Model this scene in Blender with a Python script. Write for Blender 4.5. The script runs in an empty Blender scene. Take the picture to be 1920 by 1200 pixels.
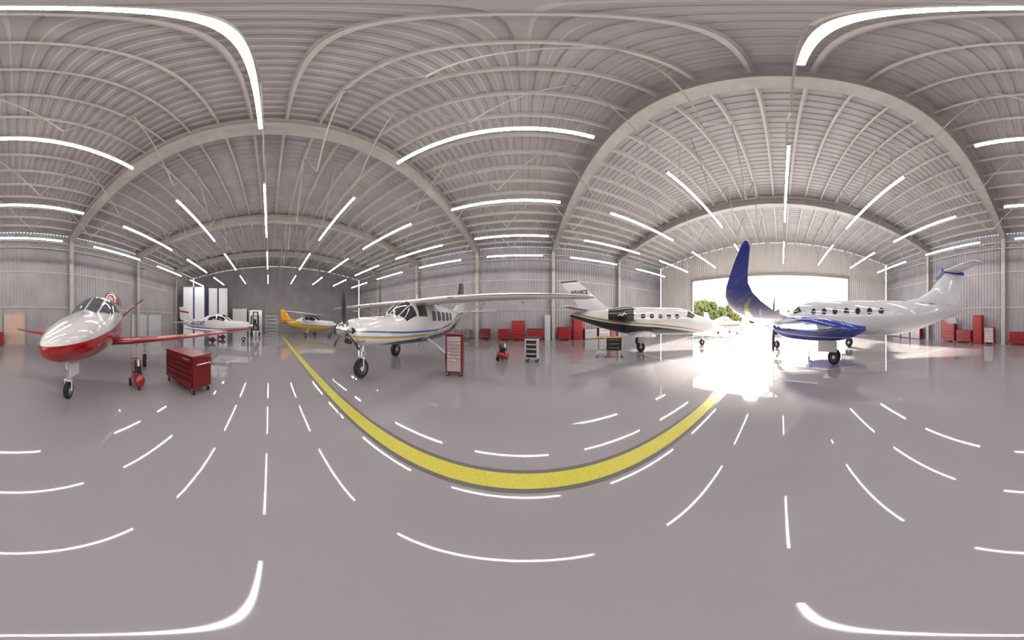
import bpy, math, random
from mathutils import Vector, Matrix
random.seed(7)
sc=bpy.context.scene
COL=sc.collection
V=Vector
# ------------------------------------------------------------------ materials
def nt(name):
    m=bpy.data.materials.new(name); m.use_nodes=True
    return m,m.node_tree,m.node_tree.nodes["Principled BSDF"]
def mat(name,c,r=.5,me=0.,coat=0.,var=.06,scale=3.,em=None,es=0.,bump=0.):
    m,t,b=nt(name)
    n=t.nodes.new("ShaderNodeTexNoise"); n.inputs["Scale"].default_value=scale; n.inputs["Detail"].default_value=5
    tc=t.nodes.new("ShaderNodeTexCoord"); t.links.new(tc.outputs["Object"],n.inputs["Vector"])
    cr=t.nodes.new("ShaderNodeValToRGB")
    cr.color_ramp.elements[0].position=.3; cr.color_ramp.elements[1].position=.7
    cr.color_ramp.elements[0].color=(*[max(0,x*(1-var)) for x in c],1)
    cr.color_ramp.elements[1].color=(*[min(1,x*(1+var)) for x in c],1)
    t.links.new(n.outputs["Fac"],cr.inputs["Fac"]); t.links.new(cr.outputs["Color"],b.inputs["Base Color"])
    b.inputs["Roughness"].default_value=r; b.inputs["Metallic"].default_value=me
    b.inputs["Coat Weight"].default_value=coat; b.inputs["Coat Roughness"].default_value=.05
    if em: b.inputs["Emission Color"].default_value=(*em,1); b.inputs["Emission Strength"].default_value=es
    if bump:
        bp=t.nodes.new("ShaderNodeBump"); bp.inputs["Strength"].default_value=bump
        t.links.new(n.outputs["Fac"],bp.inputs["Height"]); t.links.new(bp.outputs["Normal"],b.inputs["Normal"])
    return m
def paint(name,base,bands,x0,x1,r=.25,coat=.6):
    """bands: (color, lower pts or None, upper pts or None) with pts in (x,z)"""
    m,t,b=nt(name); N=t.nodes; L=t.links
    tc=N.new("ShaderNodeTexCoord"); sp=N.new("ShaderNodeSeparateXYZ"); L.new(tc.outputs["Object"],sp.inputs[0])
    mr=N.new("ShaderNodeMapRange"); mr.inputs[1].default_value=x0; mr.inputs[2].default_value=x1; L.new(sp.outputs[0],mr.inputs[0])
    ZS=6.
    zd=N.new("ShaderNodeMath"); zd.operation='DIVIDE'; zd.inputs[1].default_value=ZS; L.new(sp.outputs[2],zd.inputs[0])
    def curve(pts):
        fc=N.new("ShaderNodeFloatCurve"); c=fc.mapping.curves[0]
        pts=sorted([((p[0]-x0)/(x1-x0),p[1]/ZS) for p in pts])
        while len(c.points)<len(pts): c.points.new(.5,.5)
        for p,q in zip(c.points,pts): p.location=q
        fc.mapping.update(); L.new(mr.outputs[0],fc.inputs["Value"]); return fc.outputs[0]
    nz=N.new("ShaderNodeTexNoise"); nz.inputs["Scale"].default_value=1.5
    L.new(tc.outputs["Object"],nz.inputs["Vector"])
    mm=N.new("ShaderNodeMix"); mm.data_type='RGBA'; L.new(nz.outputs["Fac"],mm.inputs[0])
    mm.inputs[6].default_value=(*base,1); mm.inputs[7].default_value=(*[x*.93 for x in base],1)
    cur=mm.outputs[2]
    for col,lo,hi in bands:
        f=None
        if lo:
            g=N.new("ShaderNodeMath"); g.operation='GREATER_THAN'; L.new(zd.outputs[0],g.inputs[0]); L.new(curve(lo),g.inputs[1]); f=g.outputs[0]
        if hi:
            g=N.new("ShaderNodeMath"); g.operation='LESS_THAN'; L.new(zd.outputs[0],g.inputs[0]); L.new(curve(hi),g.inputs[1])
            if f:
                k=N.new("ShaderNodeMath"); k.operation='MULTIPLY'; L.new(f,k.inputs[0]); L.new(g.outputs[0],k.inputs[1]); f=k.outputs[0]
            else: f=g.outputs[0]
        mx=N.new("ShaderNodeMix"); mx.data_type='RGBA'; L.new(f,mx.inputs[0]); L.new(cur,mx.inputs[6]); mx.inputs[7].default_value=(*col,1); cur=mx.outputs[2]
    L.new(cur,b.inputs["Base Color"]); b.inputs["Roughness"].default_value=r
    b.inputs["Coat Weight"].default_value=coat; b.inputs["Coat Roughness"].default_value=.04
    return m
WHITE=mat("white_paint",(.64,.63,.64),.2,coat=.8,var=.02)
RED=mat("red_paint",(.33,.006,.010),.2,coat=.8)
REDC=mat("red_cabinet",(.27,.003,.004),.4,coat=.1)
DRED=mat("dark_red_cabinet",(.15,.003,.005),.35,coat=.25)
BLUE=mat("blue_paint",(.010,.035,.32),.12,coat=1.)
NAVY=mat("navy_paint",(.01,.016,.06),.25,coat=.6)
YEL=mat("yellow_paint",(.75,.40,.02),.3,coat=.5)
GLASS=mat("tinted_glass",(.02,.025,.03),.06,coat=1.)
GLASS2=mat("grey_glass",(.07,.085,.10),.06,coat=1.)
BLACK=mat("black_plastic",(.015,.015,.017),.45)
GBLACK=mat("gloss_black_paint",(.008,.008,.010),.12,coat=1.)
TYRE=mat("tyre_rubber",(.018,.018,.019),.8,bump=.1,scale=20)
CHROME=mat("polished_metal",(.75,.75,.76),.15,me=1.,var=.03)
STEEL=mat("dull_steel",(.5,.5,.5),.4,me=.8)
LGREY=mat("light_grey_paint",(.42,.42,.43),.4)
PINKG=mat("drawer_grey_paint",(.40,.33,.335),.35,coat=.3)
WOOD=mat("oiled_wood",(.42,.25,.09),.5,var=.3,scale=8)
FRAME=mat("frame_steel_paint",(.38,.35,.325),.5,var=.08)
FRAMED=mat("purlin_steel",(.47,.44,.415),.5,var=.06)
DECK=mat("roof_sheet",(.35,.325,.325),.5,var=.10,scale=.9)
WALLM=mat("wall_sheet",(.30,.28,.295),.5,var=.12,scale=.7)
WALLE=mat("door_glow_wall_sheet",(.66,.63,.59),.5,var=.05,scale=.7)  # wall sheet with the door's glow painted in as a lighter, warmer colour
TUBE=mat("light_tube",(1,1,1),.5,em=(1,.955,.915),es=50.)
YLINE=mat("yellow_floor_paint",(.54,.49,.05),.4,var=.1,scale=30)
DLINE=mat("dark_floor_paint",(.12,.11,.11),.5,var=.15,scale=30)
WLINE=mat("white_floor_paint",(.75,.74,.7),.45)
BEIGE=mat("beige_door",(.52,.37,.29),.5)
APRON=mat("concrete_apron",(.55,.52,.46),.8,var=.1,scale=.4)
BARK=mat("bark",(.05,.035,.02),.9,bump=.4)
LEAF=mat("foliage",(.06,.065,.006),.8,var=.6,scale=1.2,bump=.6)
LEAF2=mat("autumn_foliage",(.11,.075,.007),.8,var=.6,scale=1.2,bump=.6)
# floor
m,t,b=nt("epoxy_floor"); FLOOR=m
n=t.nodes.new("ShaderNodeTexNoise"); n.inputs["Scale"].default_value=.35; n.inputs["Detail"].default_value=6
tc=t.nodes.new("ShaderNodeTexCoord"); t.links.new(tc.outputs["Object"],n.inputs["Vector"])
cr=t.nodes.new("ShaderNodeValToRGB"); cr.color_ramp.elements[0].color=(.28,.255,.278,1); cr.color_ramp.elements[1].color=(.325,.30,.323,1)
t.links.new(n.outputs["Fac"],cr.inputs["Fac"]); t.links.new(cr.outputs["Color"],b.inputs["Base Color"])
b.inputs["Roughness"].default_value=.035; b.inputs["Specular IOR Level"].default_value=.32

# ------------------------------------------------------------------ mesh tools
class MB:
    def __init__(s): s.v=[]; s.f=[]; s.m=[]
    def add(s,vs,fs,m=0):
        o=len(s.v); s.v+= [tuple(p) for p in vs]
        for f in fs: s.f.append(tuple(i+o for i in f)); s.m.append(m)
    def box(s,c,d,m=0,R=None):
        hx,hy,hz=d[0]/2,d[1]/2,d[2]/2; vs=[]
        for z in (-hz,hz):
            for x,y in ((-hx,-hy),(hx,-hy),(hx,hy),(-hx,hy)):
                p=V((x,y,z))
                if R: p=R@p
                vs.append(p+V(c))
        s.add(vs,[(3,2,1,0),(4,5,6,7),(0,1,5,4),(1,2,6,5),(2,3,7,6),(3,0,4,7)],m)
    def rings(s,rs,m=0,closed=True,cap=True):
        n=len(rs[0]); vs=[p for r in rs for p in r]; fs=[]
        for i in range(len(rs)-1):
            for j in range(n if closed else n-1):
                a=i*n+j; b_=i*n+(j+1)%n; fs.append((a,b_,b_+n,a+n))
        if cap: fs.append(tuple(range(n))[::-1]); fs.append(tuple((len(rs)-1)*n+k for k in range(n)))
        s.add(vs,fs,m)
    def cyl(s,p0,p1,r0,r1=None,n=12,m=0,cap=True):
        r1=r0 if r1 is None else r1
        p0,p1=V(p0),V(p1); q=(p1-p0).to_track_quat('Z','Y'); rs=[]
        for p,r in ((p0,r0),(p1,r1)):
            rs.append([p+q@V((r*math.cos(2*math.pi*k/n),r*math.sin(2*math.pi*k/n),0)) for k in range(n)])
        s.rings(rs,m,cap=cap)
    def rev(s,o,ax,prof,n=24,m=0):
        q=V(ax).to_track_quat('Z','Y'); o=V(o)
        rs=[[o+q@V((max(r,.0005)*math.cos(2*math.pi*k/n),max(r,.0005)*math.sin(2*math.pi*k/n),h)) for k in range(n)] for r,h in prof]
        s.rings(rs,m,cap=True)
    def tube(s,pts,r,n=8,m=0):
        for a,c in zip(pts[:-1],pts[1:]): s.cyl(a,c,r,n=n,m=m)
    def foil(s,secs,m=0,N=14):
        xs=[.5*(1-math.cos(math.pi*i/N)) for i in range(N+1)]
        rs=[]
        for le,ch,up,t in secs:
            le,ch,up=V(le),V(ch),V(up).normalized(); c=ch.length
            def th(x): return 5*t*(.2969*math.sqrt(x)-.126*x-.3516*x*x+.2843*x**3-.1026*x**4)
            ring=[le+ch*x+up*(c*th(x)) for x in xs]+[le+ch*x-up*(c*th(x)) for x in xs[-1:0:-1]]
            rs.append(ring)
        s.rings(rs,m)
    def obj(s,name,mats,parent=None,smooth=None,bevel=0.,label=None):
        me=bpy.data.meshes.new(name); me.from_pydata(s.v,[],s.f); me.update()
        if not isinstance(mats,(list,tuple)): mats=[mats]
        for k in mats: me.materials.append(k)
        me.polygons.foreach_set("material_index",s.m)
        import bmesh
        bm=bmesh.new(); bm.from_mesh(me); bmesh.ops.recalc_face_normals(bm,faces=bm.faces); bm.to_mesh(me); bm.free()
        if smooth:
            for p in me.polygons: p.use_smooth=True
            me.set_sharp_from_angle(angle=math.radians(smooth))
        o=bpy.data.objects.new(name,me); COL.objects.link(o)
        if parent: o.parent=parent
        if bevel:
            bv=o.modifiers.new("bevel","BEVEL"); bv.width=bevel; bv.segments=2; bv.limit_method='ANGLE'
        if label: o["label"]=label
        return o
def thing(name,label,cat,loc=(0,0,0),rz=0.,group=None,scale=None):
    e=bpy.data.objects.new(name,None); e.empty_display_size=.2; COL.objects.link(e)
    e.location=loc; e.rotation_euler=(0,0,rz); e["label"]=label; e["category"]=cat
    if group: e["group"]=group
    if scale: e.scale=(scale,)*3
    return e
def tag(o,label,cat,group=None):
    o["label"]=label; o["category"]=cat
    if group: o["group"]=group
def struct(o): o["kind"]="structure"
def copy_thing(src,loc,rz=None):
    def rec(o,par):
        c=o.copy(); COL.objects.link(c)
        if par: c.parent=par
        for k in o.children: rec(k,c)
        return c
    c=rec(src,None); c.location=loc
    if rz is not None: c.rotation_euler=(0,0,rz)
    return c
def text_part(s,size,M,mt,parent,fn=None,name="lettering",bold=.0):
    cu=bpy.data.curves.new("t","FONT"); cu.body=s; cu.size=size; cu.offset=bold; cu.align_x='CENTER'
    o=bpy.data.objects.new("t",cu); COL.objects.link(o)
    bpy.context.view_layer.update()
    dg=bpy.context.evaluated_depsgraph_get(); me=bpy.data.meshes.new_from_object(o.evaluated_get(dg))
    bpy.data.objects.remove(o)
    for v in me.vertices:
        p=M@v.co; v.co=fn(p) if fn else p
    me.materials.clear(); me.materials.append(mt)
    ob=bpy.data.objects.new(name,me); COL.objects.link(ob); ob.parent=parent; return ob
# ---------------------------------------------------------------- lofted hulls
def pchip(xs,ys):
    n=len(xs); h=[xs[i+1]-xs[i] for i in range(n-1)]; d=[(ys[i+1]-ys[i])/h[i] for i in range(n-1)]
    mm=[d[0]]
    for i in range(1,n-1):
        if d[i-1]*d[i]<=0: mm.append(0)
        else:
            w1=2*h[i]+h[i-1]; w2=h[i]+2*h[i-1]; mm.append((w1+w2)/(w1/d[i-1]+w2/d[i]))
    mm.append(d[-1])
    def f(x):
        x=min(max(x,xs[0]),xs[-1]); i=0
        while i<n-2 and x>xs[i+1]: i+=1
        t=(x-xs[i])/h[i]
        return ((1+2*t)*(1-t)**2*ys[i]+t*(1-t)**2*h[i]*mm[i]+t*t*(3-2*t)*ys[i+1]+t*t*(t-1)*h[i]*mm[i+1])
    return f
class Hull:
    def __init__(s,st,e=2.2,yc=0.):
        st=sorted(st); s.x=[a[0] for a in st]; s.e=e; s.yc=yc
        s.w=pchip(s.x,[a[1] for a in st]); s.t=pchip(s.x,[a[2] for a in st]); s.b=pchip(s.x,[a[3] for a in st])
    def p0(s,x,th):
        w,t,b=s.w(x),s.t(x),s.b(x); c,k=math.cos(th),math.sin(th)
        f=lambda v: math.copysign(abs(v)**(2/s.e),v)
        return V((x,s.yc+w*f(c),(t+b)/2+(t-b)/2*f(k)))
    def pt(s,x,th,off=0.):
        p=s.p0(x,th)
        if off:
            dx=s.p0(x+.02,th)-s.p0(x-.02,th); dt=s.p0(x,th+.03)-s.p0(x,th-.03)
            n=dx.cross(dt).normalized(); c=V((x,s.yc,(s.t(x)+s.b(x))/2))
            if n.dot(p-c)<0: n=-n
            p=p+n*off
        return p
    def side(s,x,z,sg=1,off=.012):
        w,t,b=s.w(x),s.t(x),s.b(x); k=min(.98,abs(z-(t+b)/2)/((t-b)/2))
        return V((x,s.yc+sg*(w*(1-k**s.e)**(1/s.e)+off),z))
    def mesh(s,name,mats,parent,n=40,N=70,**kw):
        b=MB(); a,c=s.x[-1],s.x[0]; xs=[a-(a-c)*(i/N)**1.5 for i in range(N+1)]
        b.rings([[s.pt(x,2*math.pi*k/n) for k in range(n)] for x in xs])
        return b.obj(name,mats,parent,smooth=50,**kw)
    def quad(s,name,cor,mt,parent,off=.012,n=8):
        """cor: 4 corners (x,theta deg)"""
        b=MB(); vs=[]
        for i in range(n+1):
            for j in range(n+1):
                u,w=i/n,j/n
                q=[(1-u)*(1-w)*cor[0][k]+u*(1-w)*cor[1][k]+u*w*cor[2][k]+(1-u)*w*cor[3][k] for k in (0,1)]
                vs.append(s.pt(q[0],math.radians(q[1]),off))
        fs=[(i*(n+1)+j,(i+1)*(n+1)+j,(i+1)*(n+1)+j+1,i*(n+1)+j+1) for i in range(n) for j in range(n)]
        b.add(vs,fs); return b.obj(name,mt,parent,smooth=60)
    def disc(s,name,x,z,rx,rz,sg,mt,parent,off=.012,e=2.6):
        b=MB(); n=20; vs=[s.side(x,z,sg,off)]
        for r in (.5,1.):
            for k in range(n):
                a=2*math.pi*k/n; f=lambda v: math.copysign(abs(v)**(2/e),v)
                vs.append(s.side(x+rx*r*f(math.cos(a)),z+rz*r*f(math.sin(a)),sg,off))
        fs=[(0,1+k,1+(k+1)%n) for k in range(n)]+[(1+k,1+n+k,1+n+(k+1)%n,1+(k+1)%n) for k in range(n)]
        b.add(vs,fs); return b.obj(name,mt,parent,smooth=60)
def wing(name,secs,mt,parent,mirror=False,label=None):
    b=MB()
    if mirror: secs=[((p[0],-p[1],p[2]),c,(u[0],-u[1],u[2]),t) for p,c,u,t in secs]
    b.foil([(p,(-c,0,0),u,t) for p,c,u,t in secs])
    return b.obj(name,mt,parent,smooth=40,label=label)
UP=(0,0,1); SD=(0,1,0)
def wheel(pos,r,w,parent,n=28,hub=WHITE):
    b=MB(); p=V(pos)
    b.rev(p,(0,1,0),[(r*.52,-w*.42),(r*.75,-w*.5),(r*.93,-w*.42),(r,-w*.2),(r,w*.2),(r*.93,w*.42),(r*.75,w*.5),(r*.52,w*.42)],n=n,m=0)
    b.rev(p,(0,1,0),[(r*.16,-w*.52),(r*.2,-w*.46),(r*.46,-w*.34),(r*.53,-w*.46),(r*.55,-w*.3),(r*.55,w*.3),(r*.53,w*.46),(r*.46,w*.34),(r*.2,w*.46),(r*.16,w*.52)],n=n,m=1)
    for k in range(5):
        a=k*2*math.pi/5
        for sg in (-1,1): b.cyl(p+V((r*.33*math.cos(a),sg*w*.36,r*.33*math.sin(a))),p+V((r*.33*math.cos(a),sg*w*.44,r*.33*math.sin(a))),r*.05,n=6,m=2)
    return b.obj("wheel",[TYRE,hub,BLACK],parent,smooth=35)
def gear(parent,top,axle,r,w,sr=.05,mt=WHITE,fork=True,twin=False,door=None):
    b=MB(); top,axle=V(top),V(axle)
    d=.0 if not fork else w*.75
    if fork:
        k=axle+V((0,0,r*1.15)); mid=top.lerp(k,.45)
        b.cyl(top,mid,sr,n=14); b.cyl(mid,k,sr*.65,n=14,m=1)
        b.cyl(mid+V((0,0,.02)),mid-V((0,0,.03)),sr*1.2,n=14)
        b.box(k,(sr*1.6,2*d+.03,.05))
        for sg in (-1,1): b.cyl(k+V((0,sg*d,0)),axle+V((0,sg*d,0)),sr*.4,n=8)
        b.cyl(axle+V((0,-d,0)),axle+V((0,d,0)),sr*.35,n=8,m=1)
        # torque link
        b.tube([mid+V((-sr,0,0)),mid.lerp(k,.5)+V((-sr*3.2,0,0)),k+V((-sr,0,0))],sr*.25,n=6)
    else:
        b.foil([(top+V((sr*2,0,0)),(-sr*4,0,0),(0,.5,1),.22),(top.lerp(axle,.5)+V((sr*1.6,0,.04)),(-sr*3.2,0,0),(0,.5,1),.22),(axle+V((sr,0,0)),(-sr*2,0,0),(0,.5,1),.3)],N=8)
        b.cyl(axle-V((0,w*.5,0)),axle+V((0,w*.5,0)),sr*.4,n=8,m=1)
    if door:
        b.box(V(door[0]),door[1],m=0)
    g=b.obj("landing_gear",[mt,CHROME],parent,smooth=35)
    if twin:
        wheel(axle+V((0,w*.75,0)),r,w,g); wheel(axle-V((0,w*.75,0)),r,w,g)
    else: wheel(axle,r,w,g)
    return g
def propeller(parent,pos,R,nb,a0,sr,sl,bm=BLACK,sm=CHROME,chord=.17,pitch=0):
    p=V(pos); b=MB()
    b.rev(p,(1,0,0),[(sr,-.05),(sr,.0),(sr*.97,sl*.25),(sr*.82,sl*.55),(sr*.5,sl*.85),(sr*.2,sl*.97),(.001,sl)],n=28)
    hub=b.obj("propeller",sm,parent,smooth=50)
    for k in range(nb):
        a=math.radians(a0)+k*2*math.pi/nb; er=V((0,math.cos(a),math.sin(a))); et=V((0,-math.sin(a),math.cos(a))); ex=V((1,0,0))
        secs=[]
        for f,c,be in ((.12,.55,65),(.25,.8,50),(.45,1.,38),(.7,1.,28),(.88,.85,22),(.97,.6,20),(1.,.25,19)):
            be=math.radians(be+pitch); cd=(et*math.cos(be)+ex*math.sin(be)); up=(-et*math.sin(be)+ex*math.cos(be)); c*=chord
            secs.append((p+er*(R*f)+ex*.06-cd*c*.5,cd*c,up,.16 if f>.2 else .45))
        b=MB(); b.foil(secs,N=8); b.obj("blade",bm,hub,smooth=45)
    return hub
def heading(fx,fy): return math.atan2(fy,fx)
def jet_engine(parent,c,r,x0,x1,mt,name="engine_nacelle"):
    """x0 front, x1 rear"""
    L=x0-x1; b=MB(); o=(x1,c[0],c[1])
    prof=[(r*.55,L*.98),(r*.78,L*.93),(r*.82,L*.985),(r*.9,L),(r*.97,L*.97),(r*1.02,L*.85),(r*1.03,L*.6),(r*.97,L*.3),(r*.8,0),(r*.7,0),(r*.66,L*.05),(r*.3,L*.04)]
    b.rev(o,(1,0,0),prof,n=36,m=0)
    g=b.obj(name,mt,parent,smooth=40)
    b=MB(); b.rev((x0-L*.06,c[0],c[1]),(1,0,0),[(r*.79,0),(r*.79,.005),(r*.2,.01),(.01,.13)],n=24)
    for k in range(16):
        a=k*math.pi/8; b.box((x0-L*.05,c[0]+r*.48*math.cos(a),c[1]+r*.48*math.sin(a)),(.02,.03,r*.6),R=Matrix.Rotation(math.pi/2-a,3,'X')@Matrix.Rotation(.0,3,'Z'),m=1)
    b.obj("engine_fan",[BLACK,STEEL],g,smooth=30)
    b=MB(); b.rev((x0-.075*L,c[0],c[1]),(1,0,0),[(r*.83,.02),(r*.84,L*.07),(r*.9,L*.078),(r*.985,L*.05),(r*.99,L*.02)],n=36)
    b.obj("intake_lip",CHROME,g,smooth=50)
    return g

# ------------------------------------------------------------------ hall shell
YS,YN=-14.35,17.5; XW,XE=-28.6,19.2; YC=(YS+YN)/2; HW=(YN-YS)/2
def zb(y): u=(y-YC)/HW; return 7.62+1.1*(1-u*u)
def deck(y): return zb(y)+.72
b=MB(); b.add([(XW-.3,YS-.3,0),(XE+.3,YS-.3,0),(XE+.3,YN+.3,0),(XW-.3,YN+.3,0)],[(0,1,2,3)]); o=b.obj("floor",FLOOR); struct(o); o["label"]="glossy grey epoxy hangar floor"
def corr(u0,u1,per=.3,d=.045):
    out=[]; u=u0
    while u<u1:
        for du,k in ((0,0),(.4,0),(.5,1),(.9,1)):
            uu=u+du*per
            if uu<u1: out.append((uu,k*d))
        u+=per
    out.append((u1,0)); return out
def cwall(name,u0,u1,fn,z0,z1,label,mt=None):
    b=MB(); c=corr(u0,u1); vs=[];fs=[]
    for u,d in c: vs+= [fn(u,d,z0(u)),fn(u,d,z1(u))]
    for i in range(len(c)-1): fs.append((2*i,2*i+2,2*i+3,2*i+1))
    b.add(vs,fs); o=b.obj(name,mt or WALLM); struct(o); o["label"]=label
cwall("wall_north",XW,XE,lambda u,d,z:(u,YN-d+.045,z),lambda u:0,lambda u:deck(YN),"corrugated grey metal side wall")
cwall("wall_south",XW,XE,lambda u,d,z:(u,YS+d-.045,z),lambda u:0,lambda u:deck(YS),"corrugated grey metal side wall")
cwall("wall_west",YS,YN,lambda u,d,z:(XW+d-.045,u,z),lambda u:0,deck,"corrugated grey metal end wall")
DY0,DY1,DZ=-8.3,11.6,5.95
cwall("wall_east",YS,YN,lambda u,d,z:(XE-d+.045,u,z),lambda u:DZ if DY0<u<DY1 else 0,deck,"corrugated metal end wall around the open hangar door, colour lightened for the door glow",WALLE)
b=MB(); c=corr(XW,XE,.3,.028); NY=44; vs=[];fs=[]
for u,d in c:
    for j in range(NY+1):
        y=YS+(YN-YS)*j/NY; vs.append((u,y,deck(y)+d-.05))
for i in range(len(c)-1):
    for j in range(NY): a=i*(NY+1)+j; fs.append((a,a+NY+1,a+NY+2,a+1))
b.add(vs,fs); o=b.obj("ceiling",DECK,smooth=None); struct(o); o["label"]="curved corrugated metal roof sheeting"
# door trim
b=MB(); 
for y in (DY0,DY1): b.box((XE-.05,y,DZ/2),(.3,.18,DZ))
b.box((XE-.05,(DY0+DY1)/2,DZ+.1),(.3,DY1-DY0+.18,.25)); o=b.obj("trim_1",FRAME,bevel=.01); struct(o); o["label"]="steel frame around the open hangar doorway"
# girts (trim)
k=2
for z in (2.6,5.2):
    for y,s in ((YN-.1,1),(YS+.1,-1)):
        b=MB(); b.box(((XW+XE)/2,y+.06*s,z),(XE-XW,.035,.06)); o=b.obj(f"trim_{k}",FRAMED); struct(o); k+=1
# wall tops
for y,s in ((YN-.35,1),(YS+.35,-1)):
    b=MB()
    for z in (6.95,7.45): b.box(((XW+XE)/2,y,z),(XE-XW,.06,.06))
    x=XW
    i=0
    while x+.8<XE:
        b.cyl((x,y,6.95 if i%2 else 7.45),(x+.8,y,7.45 if i%2 else 6.95),.015,n=6); x+=.8; i+=1
    o=b.obj(f"trim_{k}",FRAMED); struct(o); k+=1; o["label"]="steel lattice eave girder"
# arch frames
def arch(x,dark=False):
    e=thing("steel_arch_frame","grey steel arched portal frame spanning the hangar roof","roof frame",(x,0,0),group="arched portal frames")
    b=MB(); n=40
    for (dz,hz,wx) in ((0,.05,.46),(.45,.05,.46),(.225,.42,.20)):
        rs=[]
        for i in range(n+1):
            y=YS+.1+(YN-YS-.2)*i/n; z=zb(y)+dz
            rs.append([(-wx/2,y,z-hz/2),(wx/2,y,z-hz/2),(wx/2,y,z+hz/2),(-wx/2,y,z+hz/2)])
        b.rings(rs)
    b.obj("arch_beam",FRAME,e)
    for y,s in ((YN-.28,1),(YS+.28,-1)):
        b=MB(); 
        b.box((0,y-.2*s,3.9),(.34,.045,7.8)); b.box((0,y+.2*s,3.9),(.34,.045,7.8)); b.box((0,y,3.9),(.04,.4,7.8)); b.box((0,y,.02),(.5,.55,.04))
        b.obj("column",FRAME,e)
    return e
for x in (-21.6,-13.4,-5.2,2.97,11.1): arch(x)
# purlins
b=MB(); L=XE-XW-.1
b.box((0,0,0),(L,.04,.17)); b.box((0,.03,-.08),(L,.07,.015)); b.box((0,-.03,.08),(L,.07,.015))
pu=b.obj("roof_purlin",FRAMED); tag(pu,"thin steel channel purlin running lengthwise under the roof","purlin","roof purlins")
ys=[YC+1.06*i for i in range(-14,15)]; first=True
for y in ys:
    o=pu if first else pu.copy()
    if not first: COL.objects.link(o)
    first=False
    sl=math.atan(-2.2*(y-YC)/HW**2)
    o.location=((XW+XE)/2,y,zb(y)+.575); o.rotation_euler=(sl,0,0)
# roof trusses (zigzag)
rows=[-.17+3.32*i for i in range(-3,5)]
tr=rows+[YC]
for y in tr:
    b=MB(); zt=zb(y)+.42; zl=6.55; pts=[]
    xx=2.97-2.0425*15
    j=15
    while xx<XE-.2:
        if xx>XW+.2: pts.append((xx,y,zt if j%2==1 else zl))
        xx+=2.0425; j-=1
    b.tube(pts,.024,n=6)
    o=b.obj("roof_truss",FRAME,smooth=40); tag(o,"zigzag steel truss rods hanging under the hangar roof","roof truss","roof trusses")
# ceiling lights
LZ=6.0; LL=4.55
e=thing("ceiling_light","long white fluorescent strip light hanging from the roof trusses","ceiling light",(0,0,LZ),group="ceiling strip lights")
b=MB(); b.box((0,0,.06),(LL,.07,.035)); b.box((0,0,.09),(LL*.98,.035,.03)); b.box((LL/2,0,.03),(.02,.08,.09)); b.box((-LL/2,0,.03),(.02,.08,.09)); b.obj("light_housing",LGREY,e)
b=MB(); b.cyl((-LL/2+.01,0,.01),(LL/2-.01,0,.01),.036,n=12); b.obj("light_tube",TUBE,e,smooth=40)
for sx in (-1,1):
    b=MB(); b.cyl((sx*1.6,0,.1),(sx*1.6,0,1.9),.008,n=6); b.obj("hanger_rod",STEEL,e)
first=True
for y in rows:
    for n_ in range(-3,3):
        x=-.865+6.85*n_
        if first: e.location=(x,y,LZ); first=False
        else: copy_thing(e,(x,y,LZ))
# floor markings
def strip(x0,x1,y0,y1,z,mt,name,label):
    b=MB(); b.box(((x0+x1)/2,(y0+y1)/2,z/2),(x1-x0,y1-y0,z)); o=b.obj(name,mt); tag(o,label,"floor marking"); return o
strip(-24.2,XE,1.49,1.87,.002,DLINE,"floor_line_border","dark grey painted border under the yellow floor line")
strip(-24.2,XE,1.555,1.805,.004,YLINE,"floor_line","long yellow painted guide line on the hangar floor")
strip(6.58,6.61,-13.5,13.,.002,WLINE,"floor_line","thin white painted line across the hangar floor")

# ------------------------------------------------------------------ red/white jet
f=(.743,.669)
J=thing("jet_airplane","small red and white single-engine jet with V-tail","airplane",(-1.39,-3.96,0),heading(*f))
H=Hull([(1.05,.02,1.24,1.20),(1.0,.13,1.33,1.10),(.88,.25,1.43,1.01),(.6,.41,1.55,.92),(.2,.55,1.68,.85),(-.4,.67,1.82,.80),(-1.0,.74,1.93,.78),(-1.5,.78,2.17,.78),(-2.0,.80,2.37,.78),(-2.5,.80,2.45,.78),(-3.2,.80,2.46,.78),(-4.1,.74,2.38,.85),(-5,.6,2.2,1.05),(-6,.42,2.0,1.3),(-7,.25,1.86,1.48),(-7.9,.05,1.76,1.66)],2.3)
PM=paint("jet_paint",(.62,.61,.62),[((.33,.006,.010),None,[(-8.2,3),(-6,2.9),(-4.8,2.4),(-3.6,1.85),(-2.4,1.58),(-1,1.40),(.2,1.30),(1.2,1.26)])],-8.2,1.2,r=.18,coat=.9)
H.mesh("fuselage",PM,J)
H.quad("windshield",[(-1.02,60),(-1.08,88),(-1.98,88),(-1.85,62)],GLASS2,J)
H.quad("windshield",[(-1.02,120),(-1.08,92),(-1.98,92),(-1.85,118)],GLASS2,J)
for a,c_ in ((55,14),(125,166)):
    H.quad("side_window",[(-1.12,a),(-2.0,(56 if a<90 else 124)),(-2.35,c_+6 if a<90 else c_-6),(-1.55,c_+10 if a<90 else c_-10)],GLASS2,J)
    H.quad("side_window",[(-2.12,(52 if a<90 else 128)),(-3.0,(48 if a<90 else 132)),(-3.0,c_+4 if a<90 else c_-4),(-2.45,c_+4 if a<90 else c_-4)],GLASS2,J)
ws=[((-2.75,0,.95),2.1,UP,.14),((-2.8,.9,.98),1.9,UP,.13),((-3.25,3.2,1.08),1.4,UP,.12),((-3.65,5.6,1.19),.95,UP,.11),((-3.8,5.95,1.22),.7,UP,.09)]
wing("wing",ws,RED,J); wing("wing",ws,RED,J,True)
ts=[((-6.0,.12,1.75),1.15,(0,-.75,.75),.11),((-7.0,1.55,2.8),.65,(0,-.75,.75),.1)]
wing("tail_fin",ts,RED,J); wing("tail_fin",ts,RED,J,True)
jet_engine(J,(0,2.5),.34,-4.3,-6.5,RED)
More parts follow.
